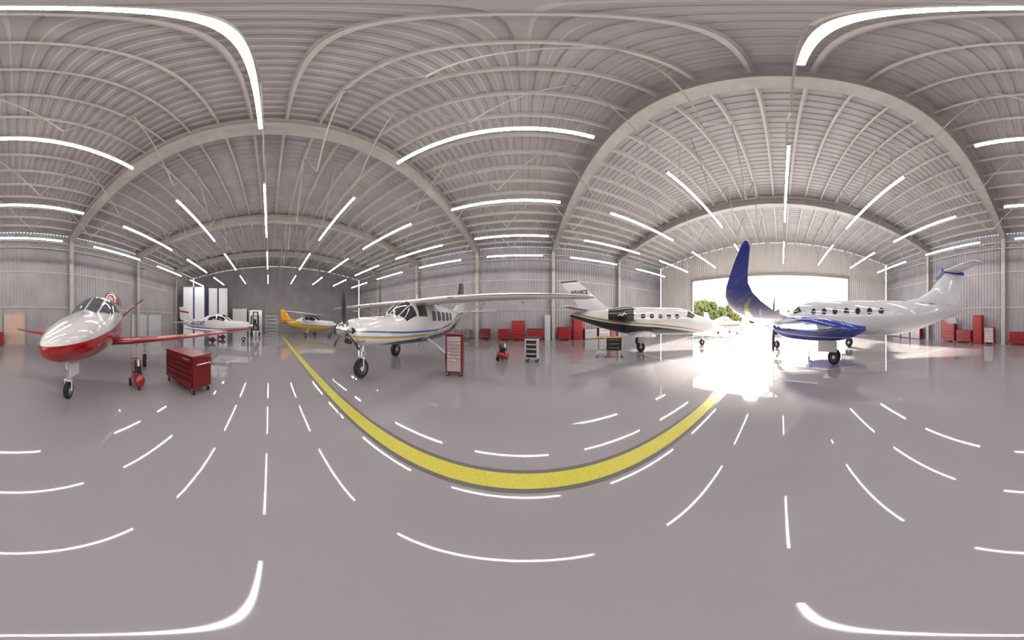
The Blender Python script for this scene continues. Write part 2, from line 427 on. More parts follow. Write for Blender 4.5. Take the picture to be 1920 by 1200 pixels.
b=MB(); b.foil([((-4.7,0,2.1),(-1.6,0,0),SD,.3),((-4.6,0,2.35),(-1.7,0,0),SD,.3)]); b.obj("engine_pylon",RED,J,smooth=40)
gear(J,(.05,0,.95),(0,0,.2),.2,.13,.055,mt=WHITE,door=((.05,.2,.72),(.5,.02,.3)))
for s in (1,-1): gear(J,(-3.55,1.75*s,1.02),(-3.6,1.78*s,.24),.24,.16,.055,door=((-3.55,1.95*s,.75),(.35,.02,.5)))

# ------------------------------------------------------------------ utility turboprop
C=thing("turboprop_airplane","silver-white high-wing single propeller airplane with blue and gold stripes","airplane",(-4.95,3.12,0),heading(.04,-.999))
H=Hull([(.60,.22,1.62,1.25),(.5,.32,1.68,1.12),(.3,.40,1.74,1.0),(-.4,.50,1.80,.94),(-1.2,.58,1.84,.9),(-1.45,.62,1.92,.88),(-1.9,.70,2.2,.86),(-2.3,.76,2.36,.84),(-2.9,.79,2.4,.82),(-3.5,.8,2.4,.8),(-5.5,.78,2.38,.84),(-6.6,.68,2.34,.98),(-8,.45,2.26,1.35),(-9.4,.2,2.18,1.75),(-10.2,.04,2.1,1.98)],2.7)
PM=paint("turboprop_paint",(.60,.59,.59),[((.012,.02,.07),None,[(-10.5,2.3),(-8.5,1.95),(-7,1.6),(-5.5,1.25),(-3,1.06),(0,.9),(1,.6)]),((.4,.27,.07),[(-10.5,2.35),(-8.5,2.0),(-7,1.63),(-5,1.22),(-2,1.12),(0,1.2),(1,1.3)],[(-10.5,2.4),(-8.5,2.05),(-7,1.69),(-5,1.28),(-2,1.19),(0,1.26),(1,1.34)]),((.03,.12,.36),[(-10.5,2.45),(-8,2.0),(-5,1.34),(-2,1.26),(0,1.36),(1,1.38)],[(-10.5,2.5),(-8,2.1),(-5,1.42),(-2,1.33),(0,1.40),(1,1.40)])],-10.5,1.,coat=.9,r=.15)
H.mesh("fuselage",PM,C)
for s in (0,1):
    g=(lambda a:180-a) if s else (lambda a:a)
    H.quad("windshield",[(-1.42,g(52)),(-1.42,g(87)),(-2.25,g(87)),(-2.22,g(56))],GLASS,C)
    H.quad("side_window",[(-1.5,g(46)),(-2.2,g(50)),(-2.3,g(12)),(-1.75,g(10))],GLASS,C)
    H.quad("side_window",[(-2.45,g(44)),(-3.1,g(44)),(-3.1,g(10)),(-2.45,g(10))],GLASS,C)
    for i in range(5): H.disc("cabin_window",-3.75-.52*i,1.86,.19,.2,1-2*s,GLASS,C,e=5)
propeller(C,(.62,0,1.46),1.02,3,94,.2,.38,chord=.17,pitch=0)
for s in (1,-1):
    b=MB(); b.rev((.35,.36*s,1.15),(1,0,0),[(.05,-.25),(.08,0),(.09,.06),(.06,.06),(.05,.0)],n=14); b.obj("exhaust_pipe",STEEL,C,smooth=40)
    b=MB(); b.rev((.52,.27*s,1.42),(1,0,0),[(.075,-.08),(.085,.03),(.07,.05),(.055,.03),(.02,.02)],n=18); b.obj("air_intake",BLACK,C,smooth=40)
b=MB(); b.box((.53,0,1.12),(.12,.34,.14)); b.obj("air_intake",BLACK,C,bevel=.03)
ws=[((-2.25,0,2.34),2.0,UP,.125),((-2.25,2.5,2.38),1.9,UP,.115),((-2.45,7.6,2.46),1.2,UP,.095),((-2.55,7.85,2.46),.95,UP,.05)]
WS=paint("turboprop_wing_paint",(.80,.79,.785),[],-5,0)
for mir in (False,True):
    w=wing("wing",ws,WS,C,mir); s=-1 if mir else 1
    b=MB(); b.foil([((-2.243,2.2*s,2.375),(-.03,0,0),UP,.9),((-2.436,7.5*s,2.458),(-.025,0,0),UP,.9)],N=6); b.obj("leading_edge_strip",DRED,w,smooth=40)
for s in (1,-1):
    b=MB(); b.foil([((-2.75,.72*s,1.0),(-.22,0,0),(0,1,1),.3),((-2.85,3.6*s,2.31),(-.2,0,0),(0,1,1),.3)],N=8); b.obj("wing_strut",WHITE,C,smooth=40)
    for y in (3.2,5.0,6.6):
        b=MB(); b.foil([((-3.6,y*s,2.33),(-.6,0,0),SD,.14),((-3.7,y*s,2.25),(-.45,0,0),SD,.14)],N=8); b.obj("flap_fairing",WHITE,C,smooth=40)
TP=paint("turboprop_fin",(.62,.61,.61),[((.008,.012,.05),[(-12,3.5),(-8,2.7)],None),((.45,.33,.1),[(-12,3.3),(-8,2.5)],[(-12,3.4),(-8,2.6)])],-12,-8)
b=MB(); b.foil([((-7.6,0,2.15),(-2.6,0,0),SD,.06),((-8.6,0,2.6),(-1.75,0,0),SD,.08),((-9.3,0,4.1),(-1.05,0,0),SD,.08),((-9.4,0,4.2),(-.9,0,0),SD,.05)]); b.obj("vertical_stabilizer",TP,C,smooth=40)
ts=[((-8.9,0,2.2),1.3,UP,.1),((-9.1,3.1,2.25),.85,UP,.09)]
wing("horizontal_stabilizer",ts,WHITE,C); wing("horizontal_stabilizer",ts,WHITE,C,True)
gear(C,(-.1,0,1.0),(0,0,.29),.29,.22,.06)
for s in (1,-1): gear(C,(-3.5,.62*s,.95),(-3.6,1.7*s,.33),.33,.24,.07,fork=False)
for x in (-3.2,-5.2):
    b=MB(); b.foil([((x,0,2.38),(-.25,0,0),SD,.1),((x-.15,0,2.75),(-.08,0,0),SD,.1)],N=6); b.obj("antenna",WHITE,C)

# ------------------------------------------------------------------ business jet
D=thing("business_jet","white twin-engine business jet with black and gold swooping stripes, lettered N510CE","airplane",(11.9,6.3,0),heading(.80,-.60))
H=Hull([(1.47,.02,1.32,1.28),(1.42,.12,1.42,1.2),(1.25,.24,1.53,1.1),(.9,.36,1.66,1.0),(.3,.5,1.84,.9),(-.5,.64,2.02,.85),(-.9,.69,2.15,.83),(-1.4,.73,2.36,.82),(-2.0,.75,2.46,.82),(-3,.76,2.48,.82),(-5.2,.76,2.46,.82),(-6.5,.7,2.42,.95),(-8,.5,2.34,1.25),(-9.5,.25,2.24,1.65),(-10.4,.05,2.15,1.9)],2.2)
PM=paint("business_jet_paint",(.62,.61,.62),[((.008,.008,.012),None,[(-10.6,2.1),(-8,1.64),(-6,1.42),(-3.5,1.26),(-1.5,1.04),(0,.8),(1.6,.4)]),((.36,.20,.04),[(-10.6,2.18),(-8,1.71),(-6,1.50),(-3.5,1.36),(-1.5,1.16),(0,.95),(1.6,.6)],[(-10.6,2.27),(-8,1.81),(-6,1.60),(-3.5,1.45),(-1.5,1.22),(0,.98),(1.6,.63)])],-10.6,1.6,r=.18,coat=.9)
H.mesh("fuselage",PM,D)
for s in (0,1):
    g=(lambda a:180-a) if s else (lambda a:a)
    H.quad("windshield",[(-.75,g(50)),(-.8,g(87)),(-1.42,g(87)),(-1.38,g(54))],GLASS,D)
    H.quad("side_window",[(-.85,g(44)),(-1.4,g(50)),(-1.6,g(20)),(-1.1,g(20))],GLASS,D)
    for i in range(5): H.disc("cabin_window",-2.35-.62*i,1.92,.16,.13,1-2*s,GLASS,D)
jet_engine(D,(1.18,2.0),.36,-5.4,-7.1,GBLACK); ne=jet_engine(D,(-1.18,2.0),.38,-5.4,-7.2,GBLACK)
# white mountain emblem on the near nacelle
b=MB()
pts=[(-6.6,1.90),(-6.4,2.02),(-6.3,1.97),(-6.1,2.1),(-5.95,1.95),(-6.1,2.02),(-6.25,1.91),(-6.4,1.96)]
vs=[(x,-1.18-math.sqrt(max(0,.394**2-(z-2.0)**2))-.012,z) for x,z in pts]
b.add(vs,[tuple(range(8))]); b.obj("emblem",WHITE,ne)
for s in (1,-1):
    b=MB(); b.foil([((-5.7,.6*s,1.98),(-1.3,0,0),UP,.14),((-5.75,.95*s,2.0),(-1.2,0,0),UP,.14)]); b.obj("engine_pylon",WHITE,D,smooth=40)
ws=[((-4.0,0,.95),2.2,UP,.14),((-4.1,.9,.97),1.95,UP,.13),((-4.75,6.1,1.22),1.0,UP,.11),((-4.95,6.5,1.24),.7,UP,.07)]
wing("wing",ws,WHITE,D); wing("wing",ws,WHITE,D,True)
NP=paint("business_jet_fin",(.55,.54,.55),[((.01,.014,.03),[(-13,4.13),(-8,4.13)],None)],-13,-7)
b=MB(); b.foil([((-6.6,0,2.3),(-3.2,0,0),SD,.04),((-7.6,0,2.5),(-2.1,0,0),SD,.07),((-9.7,0,4.1),(-1.5,0,0),SD,.07),((-9.95,0,4.22),(-1.3,0,0),SD,.04)]); fin=b.obj("vertical_stabilizer",NP,D,smooth=40)
ts=[((-8.8,0,2.35),1.4,UP,.1),((-9.7,2.2,2.45),.75,UP,.09)]
wing("horizontal_stabilizer",ts,WHITE,D); wing("horizontal_stabilizer",ts,WHITE,D,True)
text_part("N510CE",.40,Matrix.Translation((-9.65,-.1,3.28))@Matrix.Rotation(math.pi/2,4,'X'),BLACK,D,bold=.012)
gear(D,(0,0,.95),(0,0,.22),.22,.14,.05)
for s in (1,-1): gear(D,(-5.0,1.45*s,.95),(-5.05,1.5*s,.28),.28,.19,.06,door=((-5.0,1.66*s,.7),(.35,.02,.42)))

# ------------------------------------------------------------------ twin turboprop
K=thing("twin_turboprop_airplane","white twin-propeller airplane with blue engine nacelles and blue upturned winglets","airplane",(9.6,-3.85,0),heading(.523,.852))
H=Hull([(6.2,.02,1.47,1.43),(6.12,.13,1.56,1.34),(5.9,.25,1.66,1.23),(5.4,.38,1.78,1.12),(4.6,.52,1.95,1.02),(3.9,.62,2.1,.97),(3.55,.66,2.22,.95),(3.0,.71,2.5,.93),(2.5,.74,2.62,.92),(1.7,.76,2.68,.92),(-2.5,.76,2.68,.92),(-4,.66,2.64,1.05),(-5.5,.44,2.56,1.4),(-7,.2,2.48,1.85),(-8.1,.03,2.42,2.2)],2.2)
PM=paint("twin_paint",(.55,.55,.58),[((.012,.03,.24),None,[(-8.2,2.0),(-6,1.2),(-4,.98),(0,.94),(4,.98),(6.4,1.1)])],-8.2,6.4,r=.12,coat=1.)
H.mesh("fuselage",PM,K)
for s in (0,1):
    g=(lambda a:180-a) if s else (lambda a:a)
    H.quad("windshield",[(3.5,g(52)),(3.45,g(87)),(2.85,g(87)),(2.95,g(56))],GLASS,K)
    H.quad("side_window",[(3.35,g(46)),(2.85,g(50)),(2.6,g(24)),(3.1,g(22))],GLASS,K)
    for i in range(7): H.disc("cabin_window",1.75-.68*i,2.12,.15,.16,1-2*s,GLASS,K,e=2.)
ws=[((1.2,0,1.12),2.5,UP,.14),((1.15,.9,1.17),2.35,UP,.14),((1.05,2.9,1.32),2.0,UP,.13),((.86,6.6,1.62),1.28,UP,.11)]
wl=[((.86,6.6,1.62),1.28,UP,.11),((.83,7.2,1.68),1.16,UP,.1),((.79,7.7,1.76),1.05,(0,-.25,.97),.09),((.73,8.0,1.85),.93,(0,-.5,.87),.08),((.66,8.2,1.94),.80,(0,-.75,.65),.075),((.57,8.34,2.04),.66,(0,-.9,.42),.07),((.44,8.43,2.15),.52,(0,-.95,.3),.07),((.27,8.5,2.27),.41,(0,-.97,.22),.07),((.09,8.56,2.40),.31,(0,-.97,.2),.07),((-.06,8.61,2.51),.22,(0,-.97,.2),.07),((-.14,8.63,2.56),.13,(0,-.97,.2),.06),((-.2,8.64,2.59),.04,(0,-.97,.2),.06)]
WB=paint("twin_wing_paint",(.62,.63,.67),[],-2,2,r=.15,coat=1.)
NB=paint("nacelle_paint",(.010,.035,.32),[((.5,.52,.58),[(-2,1.62),(0,1.72),(3.4,1.66)],[(-2,1.66),(0,1.76),(3.4,1.70)]),((.5,.52,.58),[(-2,1.1),(0,1.05),(2,1.12),(3.4,1.3)],[(-2,1.12),(0,1.08),(2,1.15),(3.4,1.33)])],-2,3.4,r=.12,coat=1.)
for mir in (False,True):
    w=wing("wing",ws,WB,K,mir); wing("winglet",wl,BLUE,w,mir,label="blue upturned winglet")
    s=-1 if mir else 1
    NH=Hull([(3.3,.24,1.72,1.27),(3.15,.3,1.78,1.12),(2.7,.35,1.84,.98),(1.8,.40,1.84,.9),(.8,.43,1.8,.88),(0,.42,1.7,.9),(-.8,.30,1.58,1.02),(-1.5,.05,1.46,1.3)],2.4,yc=2.65*s)
    nb_=NH.mesh("engine_nacelle",NB,K,n=32,N=50)
    b=MB(); b.box((3.22,2.65*s,1.14),(.2,.34,.2)); b.obj("air_intake",BLACK,nb_,bevel=.04)
    for q in (-1,1):
        b=MB(); b.tube([(2.7,(2.65*s+q*.33),1.42),(2.55,(2.65*s+q*.5),1.42),(2.2,(2.65*s+q*.56),1.42)],.085,n=14); b.obj("exhaust_pipe",STEEL,nb_,smooth=60)
    propeller(K,(3.34,2.65*s,1.52),1.25,4,2,.22,.42,chord=.17,pitch=40)
    g=gear(K,(0,2.6*s,1.1),(0,2.6*s,.29),.29,.17,.07,twin=True,door=((.25,2.95*s,.72),(.9,.02,.42)))
gear(K,(4.8,0,1.1),(4.9,0,.24),.24,.17,.05,door=((4.7,.2,.8),(.7,.02,.3)))
b=MB(); b.foil([((-3.6,0,2.6),(-4.2,0,0),SD,.03),((-4.8,0,2.85),(-3.1,0,0),SD,.05),((-5.5,0,3.2),(-2.5,0,0),SD,.07),((-6.8,0,4.4),(-1.4,0,0),SD,.08)]); b.obj("vertical_stabilizer",WB,K,smooth=40)
b=MB(); b.foil([((-6.4,0,4.36),(-1.9,0,0),SD,.13),((-6.45,0,4.56),(-1.8,0,0),SD,.1)]); b.obj("tail_fairing",BLUE,K,smooth=40)
ts=[((-6.5,0,4.46),1.3,UP,.09),((-7.1,2.8,4.5),.75,UP,.08)]
wing("horizontal_stabilizer",ts,WHITE,K); wing("horizontal_stabilizer",ts,BLUE,K,True)
b=MB(); b.foil([((-6.4,0,1.85),(-1.1,0,0),SD,.04),((-7.0,0,1.5),(-.7,0,0),SD,.04)]); b.obj("ventral_fin",WB,K,smooth=40)

# ------------------------------------------------------------------ light airplanes
def light_plane(label,loc,f,high,pm,tailm,wingm,sc_=1.,name="propeller_airplane"):
    e=thing(name,label,"airplane",loc,heading(*f),scale=sc_)
    zt=2.1
    H=Hull([(.62,.16,1.38,1.02),(.55,.28,1.43,.9),(.3,.42,1.5,.78),(-.4,.5,1.56,.7),(-1.1,.56,1.62,.64),(-1.5,.6,1.82,.62),(-1.9,.62,2.02,.6),(-2.5,.63,zt,.6),(-3.3,.58,2.0,.66),(-4.3,.4,1.72,.84),(-5.6,.22,1.55,1.05),(-6.7,.04,1.48,1.3)],2.5)
    H.mesh("fuselage",pm,e,n=28,N=45)
    for s in (0,1):
        g=(lambda a:180-a) if s else (lambda a:a)
        H.quad("windshield",[(-1.15,g(48)),(-1.15,g(87)),(-1.95,g(87)),(-1.9,g(52))],GLASS,e)
        H.quad("side_window",[(-1.5,g(42)),(-2.35,g(46)),(-2.4,g(16)),(-1.75,g(16))],GLASS,e)
        H.quad("side_window",[(-2.5,g(46)),(-3.2,g(42)),(-3.35,g(18)),(-2.5,g(16))],GLASS,e)
    zw=2.12 if high else .74
    ws=[((-1.7,0,zw),1.6,UP,.14),((-1.75,2.4,zw+.06+(0 if high else .1)),1.5,UP,.13),((-1.95,5.4,zw+(.14 if high else .42)),1.0,UP,.11),((-2.05,5.6,zw+(.15 if high else .44)),.7,UP,.06)]
    wing("wing",ws,wingm,e); wing("wing",ws,wingm,e,True)
    b=MB(); b.foil([((-4.6,0,1.6),(-2.1,0,0),SD,.05),((-5.4,0,1.75),(-1.5,0,0),SD,.09),((-6.2,0,2.75),(-.8,0,0),SD,.09)]); b.obj("vertical_stabilizer",tailm,e,smooth=40)
    ts=[((-5.7,0,1.42),1.1,UP,.1),((-5.9,1.9,1.45),.75,UP,.09)]
    wing("horizontal_stabilizer",ts,tailm,e); wing("horizontal_stabilizer",ts,tailm,e,True)
    propeller(e,(.64,0,1.2),.95,3,30,.15,.28,chord=.14)
    gear(e,(0,0,.85),(0,0,.19),.19,.13,.04)
    for s in (1,-1):
        gear(e,(-2.5,(.5 if high else 1.3)*s,.75),(-2.5,1.35*s,.2),.2,.14,.045,fork=not high)
        if high:
            b=MB(); b.foil([((-2.2,.58*s,.85),(-.12,0,0),(0,1,1),.3),((-2.3,2.7*s,2.15),(-.12,0,0),(0,1,1),.3)],N=6); b.obj("wing_strut",wingm,e)
        else:
            b=MB(); b.rev((-2.9,1.35*s,.22),(1,0,0),[(.02,-.1),(.1,.05),(.13,.4),(.1,.65),(.02,.75)],n=14); b.obj("wheel_fairing",[RED],e,smooth=60)
    return e,H
P1=paint("light_plane_paint",(.66,.65,.66),[((.03,.06,.2),[(-7,1.2),(-3,.95),(1,1.1)],[(-7,1.26),(-3,1.0),(1,1.14)]),((.5,.02,.02),[(-7,1.02),(-3,.76),(1,.96)],[(-7,1.18),(-3,.91),(1,1.08)])],-7,1)
T1=paint("light_plane_tail_paint",(.66,.65,.66),[((.45,.02,.02),[(-8,2.5),(-4,1.9)],[(-8,2.65),(-4,2.05)])],-8,-4)
e,H=light_plane("white low-wing propeller airplane lettered 4X-CWT parked by the striped panels",(-15.6,-2.5,0),(.05,.998),False,P1,T1,WHITE,1.05)
text_part("4X-CWT",.44,Matrix.Translation((-4.5,0,1.2))@Matrix.Rotation(math.pi/2,4,'X'),NAVY,e,fn=lambda p:H.side(p.x,p.z,-1,.015),bold=.012)
P2=paint("yellow_plane_paint",(.68,.67,.66),[((.75,.40,.02),None,[(-7,3.),(-5.2,2.4),(-4.2,1.5),(-3.3,1.14),(-1,1.02),(1,.95)]),((.03,.05,.2),[(-7,1.0),(-4.2,1.5),(-3.3,1.16),(-1,1.04),(1,.97)],[(-7,1.0),(-4.2,1.56),(-3.3,1.22),(-1,1.1),(1,1.02)])],-7,1)
light_plane("yellow and white high-wing propeller airplane with yellow tail",(-18.9,7.3,0),(.64,.77),True,P2,YEL,WHITE,1.05)
P3=paint("gold_plane_paint",(.45,.44,.43),[((.3,.12,.015),[(-7,1.2),(-3,1.0),(1,1.1)],[(-7,1.4),(-3,1.15),(1,1.2)])],-7,1)
light_plane("white low-wing propeller airplane with gold stripe on the sunny apron",(22.6,6.3,0),(-.35,-.94),False,P3,P3,P3,1.)

# ------------------------------------------------------------------ workshop furniture
def caster(e,x,y,r=.06,mt=BLACK):
    b=MB(); b.cyl((x,y-.02,r),(x,y+.02,r),r,n=16,m=0); b.box((x,y,r*2.05),(.07,.08,.01),m=1)
    for s in (-1,1): b.box((x,y+s*.03,r*1.4),(.04,.006,r*1.4),m=1)
    b.obj("caster",[mt,STEEL],e,smooth=40)
def cabinet(label,loc,rz,w,d,h,rows_,body,front,legs=.14,top=None,group=None,name="tool_cabinet",cols=1,handle=True,side_handle=False,hm=None,marg=.04,hh=.018):
    e=thing(name,label,"tool cabinet",loc,rz,group=group)
    z0=legs; b=MB(); t=.03
    b.box((0,.01,(z0+h)/2),(w,d-.02,h-z0)); b.obj("body",body,e,bevel=.012)
    if top:
        b=MB(); b.box((0,0,h+.02),(w+.03,d+.03,.04)); b.obj("worktop",top,e,bevel=.01)
    H_=h-z0-.08; tot=sum(rows_); cw=(w-2*marg)/cols
    for c in range(cols):
        z=h-.04; cx=-w/2+marg+cw*(c+.5)
        for r_ in rows_:
            dh=H_*r_/tot; b=MB(); b.box((cx,-d/2-.005,z-dh/2),(cw-.015,.035,dh-.015-(hh-.018))); dr=b.obj("drawer",front,e,bevel=.005)
            if handle:
                b=MB(); b.box((cx,-d/2-.035,z-.03),(cw*.85,.03,hh)); b.obj("handle",hm or CHROME,dr,bevel=.004)
            z-=dh
    if legs>0:
        for x in (-1,1):
            for y in (-1,1): caster(e,x*(w/2-.08),y*(d/2-.07),r=legs*.45)
    if side_handle:
        b=MB(); x=w/2; b.tube([(x,-d*.35,h-.15),(x+.07,-d*.35,h-.15),(x+.07,d*.35,h-.15),(x,d*.35,h-.15)],.014); b.obj("push_handle",CHROME,e,smooth=50)
    return e
# big roll chest
rz=math.atan2(-.44,.90)+math.pi/2
e=cabinet("large dark red rolling tool chest with rows of drawers",(-4.47,-2.48,0),rz,1.5,.68,.88,[.8,.8,1,1,1.3],DRED,DRED,.15,top=DRED,cols=2,handle=True,name="tool_chest",side_handle=True,hm=BLACK)
text_part("Snap-on",.085,Matrix.Translation((.52,-.385,.80))@Matrix.Rotation(math.pi/2,4,'X'),WHITE,e,bold=.002)
cabinet("tall red rolling tool cabinet with grey drawer fronts",(-2.58,5.6,0),math.radians(14),.64,.46,1.26,[1,.7,.7,.7,.7,.7,2.6],DRED,PINKG,.12,top=DRED,marg=.06)
cabinet("white rolling tool cart with four black drawers",(.34,8.2,0),math.radians(-14),.66,.45,.98,[1,1,1,1],WHITE,BLACK,.16,top=BLACK,name="tool_cart",marg=.07,hh=.03,hm=WHITE)
def compressor(loc,rz):
    e=thing("air_compressor","small red portable air compressor with wheels","air compressor",loc,rz,group="red air compressors")
    b=MB(); b.rev((-.28,0,.24),(1,0,0),[(.02,-.06),(.1,-.045),(.15,0),(.155,.05),(.155,.5),(.15,.56),(.1,.6),(.02,.62)],n=28); b.obj("tank",RED,e,smooth=60)
    b=MB(); b.box((0,0,.40),(.42,.2,.02)); b.cyl((-.16,0,.5),(.0,0,.5),.085,n=20); b.box((.1,0,.5),(.14,.14,.18)); b.obj("motor",BLACK,e,smooth=40,bevel=.01)
    b=MB()
    for k in range(7): b.cyl((.1,0,.58+.022*k),(.1,0,.592+.022*k),.07,n=18)
    b.cyl((.1,0,.58),(.1,0,.75),.045,n=14); b.obj("pump_cylinder",CHROME,e,smooth=40)
    b=MB(); b.rev((-.15,0,.62),(0,0,1),[(.07,-.04),(.075,.03),(.05,.08),(.01,.09)],n=20); b.obj("air_filter",BLACK,e,smooth=50)
    b=MB(); b.tube([(-.28,-.12,.3),(-.42,-.12,.68),(-.42,.12,.68),(-.28,.12,.3)],.014); b.obj("push_handle",RED,e,smooth=50)
    for s in (-1,1):
        b=MB(); b.rev((-.18,s*.2,.11),(0,1,0),[(.03,-.03),(.09,-.03),(.11,-.02),(.11,.02),(.09,.03),(.03,.03)],n=22); b.obj("wheel",TYRE,e,smooth=40)
    b=MB(); b.cyl((.22,0,.0),(.22,0,.12),.02,n=10); b.cyl((.22,0,0),(.22,0,.02),.04,n=12); b.obj("foot",BLACK,e)
    b=MB(); b.cyl((.24,-.1,.43),(.26,-.12,.43),.035,n=16); b.obj("gauge",CHROME,e,smooth=40)
    return e
c1=compressor((-3.45,-3.6,0),math.radians(60)); copy_thing(c1,(-1.14,8.24,0),math.radians(-30))
# rolling workbench
e=thing("workbench","rolling workbench with wooden top, white legs and black drawers","workbench",(4.6,8.1,0),math.radians(-30))
b=MB(); b.box((0,0,.91),(1.5,.6,.045)); b.obj("worktop",WOOD,e,bevel=.01)
for x in (-.7,-.2,.7):
    for y in (-.25,.25):
        b=MB(); b.box((x,y,.5),(.05,.05,.78)); b.obj("leg",WHITE,e,bevel=.006)
b=MB(); b.box((-.45,0,.22),(.5,.5,.025)); b.obj("shelf",WHITE,e)
for i in range(3):
    b=MB(); b.box((.25,-.02,.78-.18*i),(.84,.55,.165)); d_=b.obj("drawer",BLACK,e,bevel=.006)
    b=MB(); b.box((.25,-.31,.82-.18*i),(.6,.02,.02)); b.obj("handle",CHROME,d_)
for x in (-.7,-.2,.7):
    for y in (-.25,.25): caster(e,x,y,.055)
# wall cabinets, north wall
def wallcab(xc,y,rz,w,h,rows_,body=REDC,front=REDC,cols=1,label="red tool cabinet standing against the corrugated wall",legs=.1,top=None):
    cabinet(label,(xc,y,0),rz,w,.5,h,rows_,body,front,legs,top,group="red tool cabinets along the walls",cols=cols,hm=(DRED if front is REDC else None))
YNn=16.9
wallcab(-4.2,YNn,0,1.0,.98,[1,1,1,1],DRED,DRED,label="dark red tool cabinet standing against the corrugated wall")
wallcab(-2.2,YNn,0,1.25,.95,[1,1,1,1,1])
wallcab(-.72,YNn,0,1.35,1.65,[3,1,1,1,1],label="tall red tool cabinet standing against the corrugated wall")
wallcab(1.0,YNn,0,1.6,.95,[1,1,1,1],top=BLACK)
wallcab(4.1,YNn,0,1.4,1.1,[1,1,1,1])
wallcab(5.6,YNn,0,1.1,2.15,[5,1,1],legs=0,label="very tall red tool locker against the corrugated wall")
wallcab(7.1,YNn,0,1.5,.95,[1,2],front=LGREY,cols=2,legs=0,label="low red cabinet with light grey doors and worktop",top=WOOD)
wallcab(8.8,YNn,0,1.5,.95,[1,2],front=LGREY,cols=2,legs=0,label="low red cabinet with light grey doors and worktop",top=WOOD)
wallcab(10.0,YNn+.02,0,.8,2.0,[1,1],legs=0,label="very tall red tool locker against the corrugated wall")
YSs=-13.75; r_=math.pi
for x in (12.6,14.2,15.8): wallcab(x,YSs,r_,1.5,.92,[1,2],front=LGREY,cols=2,legs=0,label="low red cabinet with light grey doors and worktop",top=WOOD)
wallcab(8.3,YSs,r_,1.5,1.75,[3,1,1,1,1],label="tall red tool cabinet standing against the corrugated wall")
wallcab(6.6,YSs,r_,1.5,.95,[1,1,1,1,1])
wallcab(5.2,YSs,r_,.85,2.05,[3,3],legs=0,label="very tall red tool locker against the corrugated wall")
wallcab(4.15,YSs,r_,.9,1.2,[1,1,1,1,1],front=PINKG,label="red tool cabinet with grey drawer fronts against the wall")
wallcab(1.6,YSs,r_,1.5,.9,[1,1,1,1])
# grey tall locker at wall
e=thing("metal_locker","tall light grey metal locker against the corrugated wall","locker",(2.3,17.0,0),0)
b=MB(); b.box((0,0,1.05),(.6,.5,2.1)); b.obj("body",LGREY,e,bevel=.01)
b=MB(); b.box((0,-.26,1.07),(.54,.02,1.98)); dd=b.obj("door",LGREY,e,bevel=.005); b=MB(); b.box((.2,-.285,1.1),(.02,.03,.15)); b.obj("handle",CHROME,dd)
# blue-legged bench
e=thing("workbench","long workbench with wooden top and blue steel legs against the wall","workbench",(-6.65,16.7,0),0)
b=MB(); b.box((0,0,.9),(1.9,.7,.05)); b.obj("worktop",WOOD,e,bevel=.01)
for x in (-.88,.88):
    for y in (-.28,.28): b=MB(); b.box((x,y,.44),(.06,.06,.87)); b.obj("leg",NAVY,e)
b=MB(); b.box((0,0,.3),(1.8,.6,.03)); b.obj("shelf",YEL,e)
# doors in the south wall
def wdoor(n,x0,x1,h,mt,label):
    e=thing(f"door_{n}",label,"door",((x0+x1)/2,YS+.06,0)); struct(e)
    w=abs(x1-x0); b=MB(); b.box((0,0,h/2),(w,.06,h)); dl=b.obj("door_leaf",mt,e,bevel=.008)
    b=MB()
    for s in (-1,1): b.box((s*(w/2+.04),.02,h/2),(.08,.12,h))
    b.box((0,.02,h+.04),(w+.16,.12,.08)); b.obj("door_frame",FRAME,e)
    b=MB(); b.tube([(w*.42,.03,1.0),(w*.42,.08,1.0),(w*.36,.08,1.0)],.012); b.obj("handle",CHROME,dl)
wdoor(1,-.95,.75,2.1,BEIGE,"beige flush door in the corrugated wall")
wdoor(2,-15.2,-12.7,2.2,LGREY,"light grey sliding door in the corrugated wall")
wdoor(3,-18.2,-15.6,2.2,LGREY,"light grey sliding door in the corrugated wall")
# striped tall panels
SP,t,b_=nt("striped_panel"); N=t.nodes; tcn=N.new("ShaderNodeTexCoord"); spn=N.new("ShaderNodeSeparateXYZ"); t.links.new(tcn.outputs["Object"],spn.inputs[0])
ad=N.new("ShaderNodeMath"); ad.operation='ADD'; ad.inputs[1].default_value=.0; t.links.new(spn.outputs[0],ad.inputs[0])
pp=N.new("ShaderNodeMath"); pp.operation='PINGPONG'; pp.inputs[1].default_value=.88; t.links.new(ad.outputs[0],pp.inputs[0])
gt=N.new("ShaderNodeMath"); gt.operation='LESS_THAN'; gt.inputs[1].default_value=.14; t.links.new(pp.outputs[0],gt.inputs[0])
mx=N.new("ShaderNodeMix"); mx.data_type='RGBA'; mx.inputs[6].default_value=(.72,.71,.72,1); mx.inputs[7].default_value=(.02,.04,.22,1); t.links.new(gt.outputs[0],mx.inputs[0]); t.links.new(mx.outputs[2],b_.inputs["Base Color"])
for (x,y,w,a) in ((-22.8,-11.4,3.6,118),(-25.2,-8.2,3.0,108)):
    b=MB(); b.box((0,0,2.9),(w,.35,5.72)); b.box((0,0,5.8),(w+.1,.42,.08)); b.box((0,0,.05),(w+.1,.6,.1))
    o=b.obj("display_panel",SP,bevel=.02); o.location=(x,y,0); o.rotation_euler=(0,0,math.radians(a)); tag(o,"very tall white panel with vertical blue stripes near the end wall","panel","striped panels")
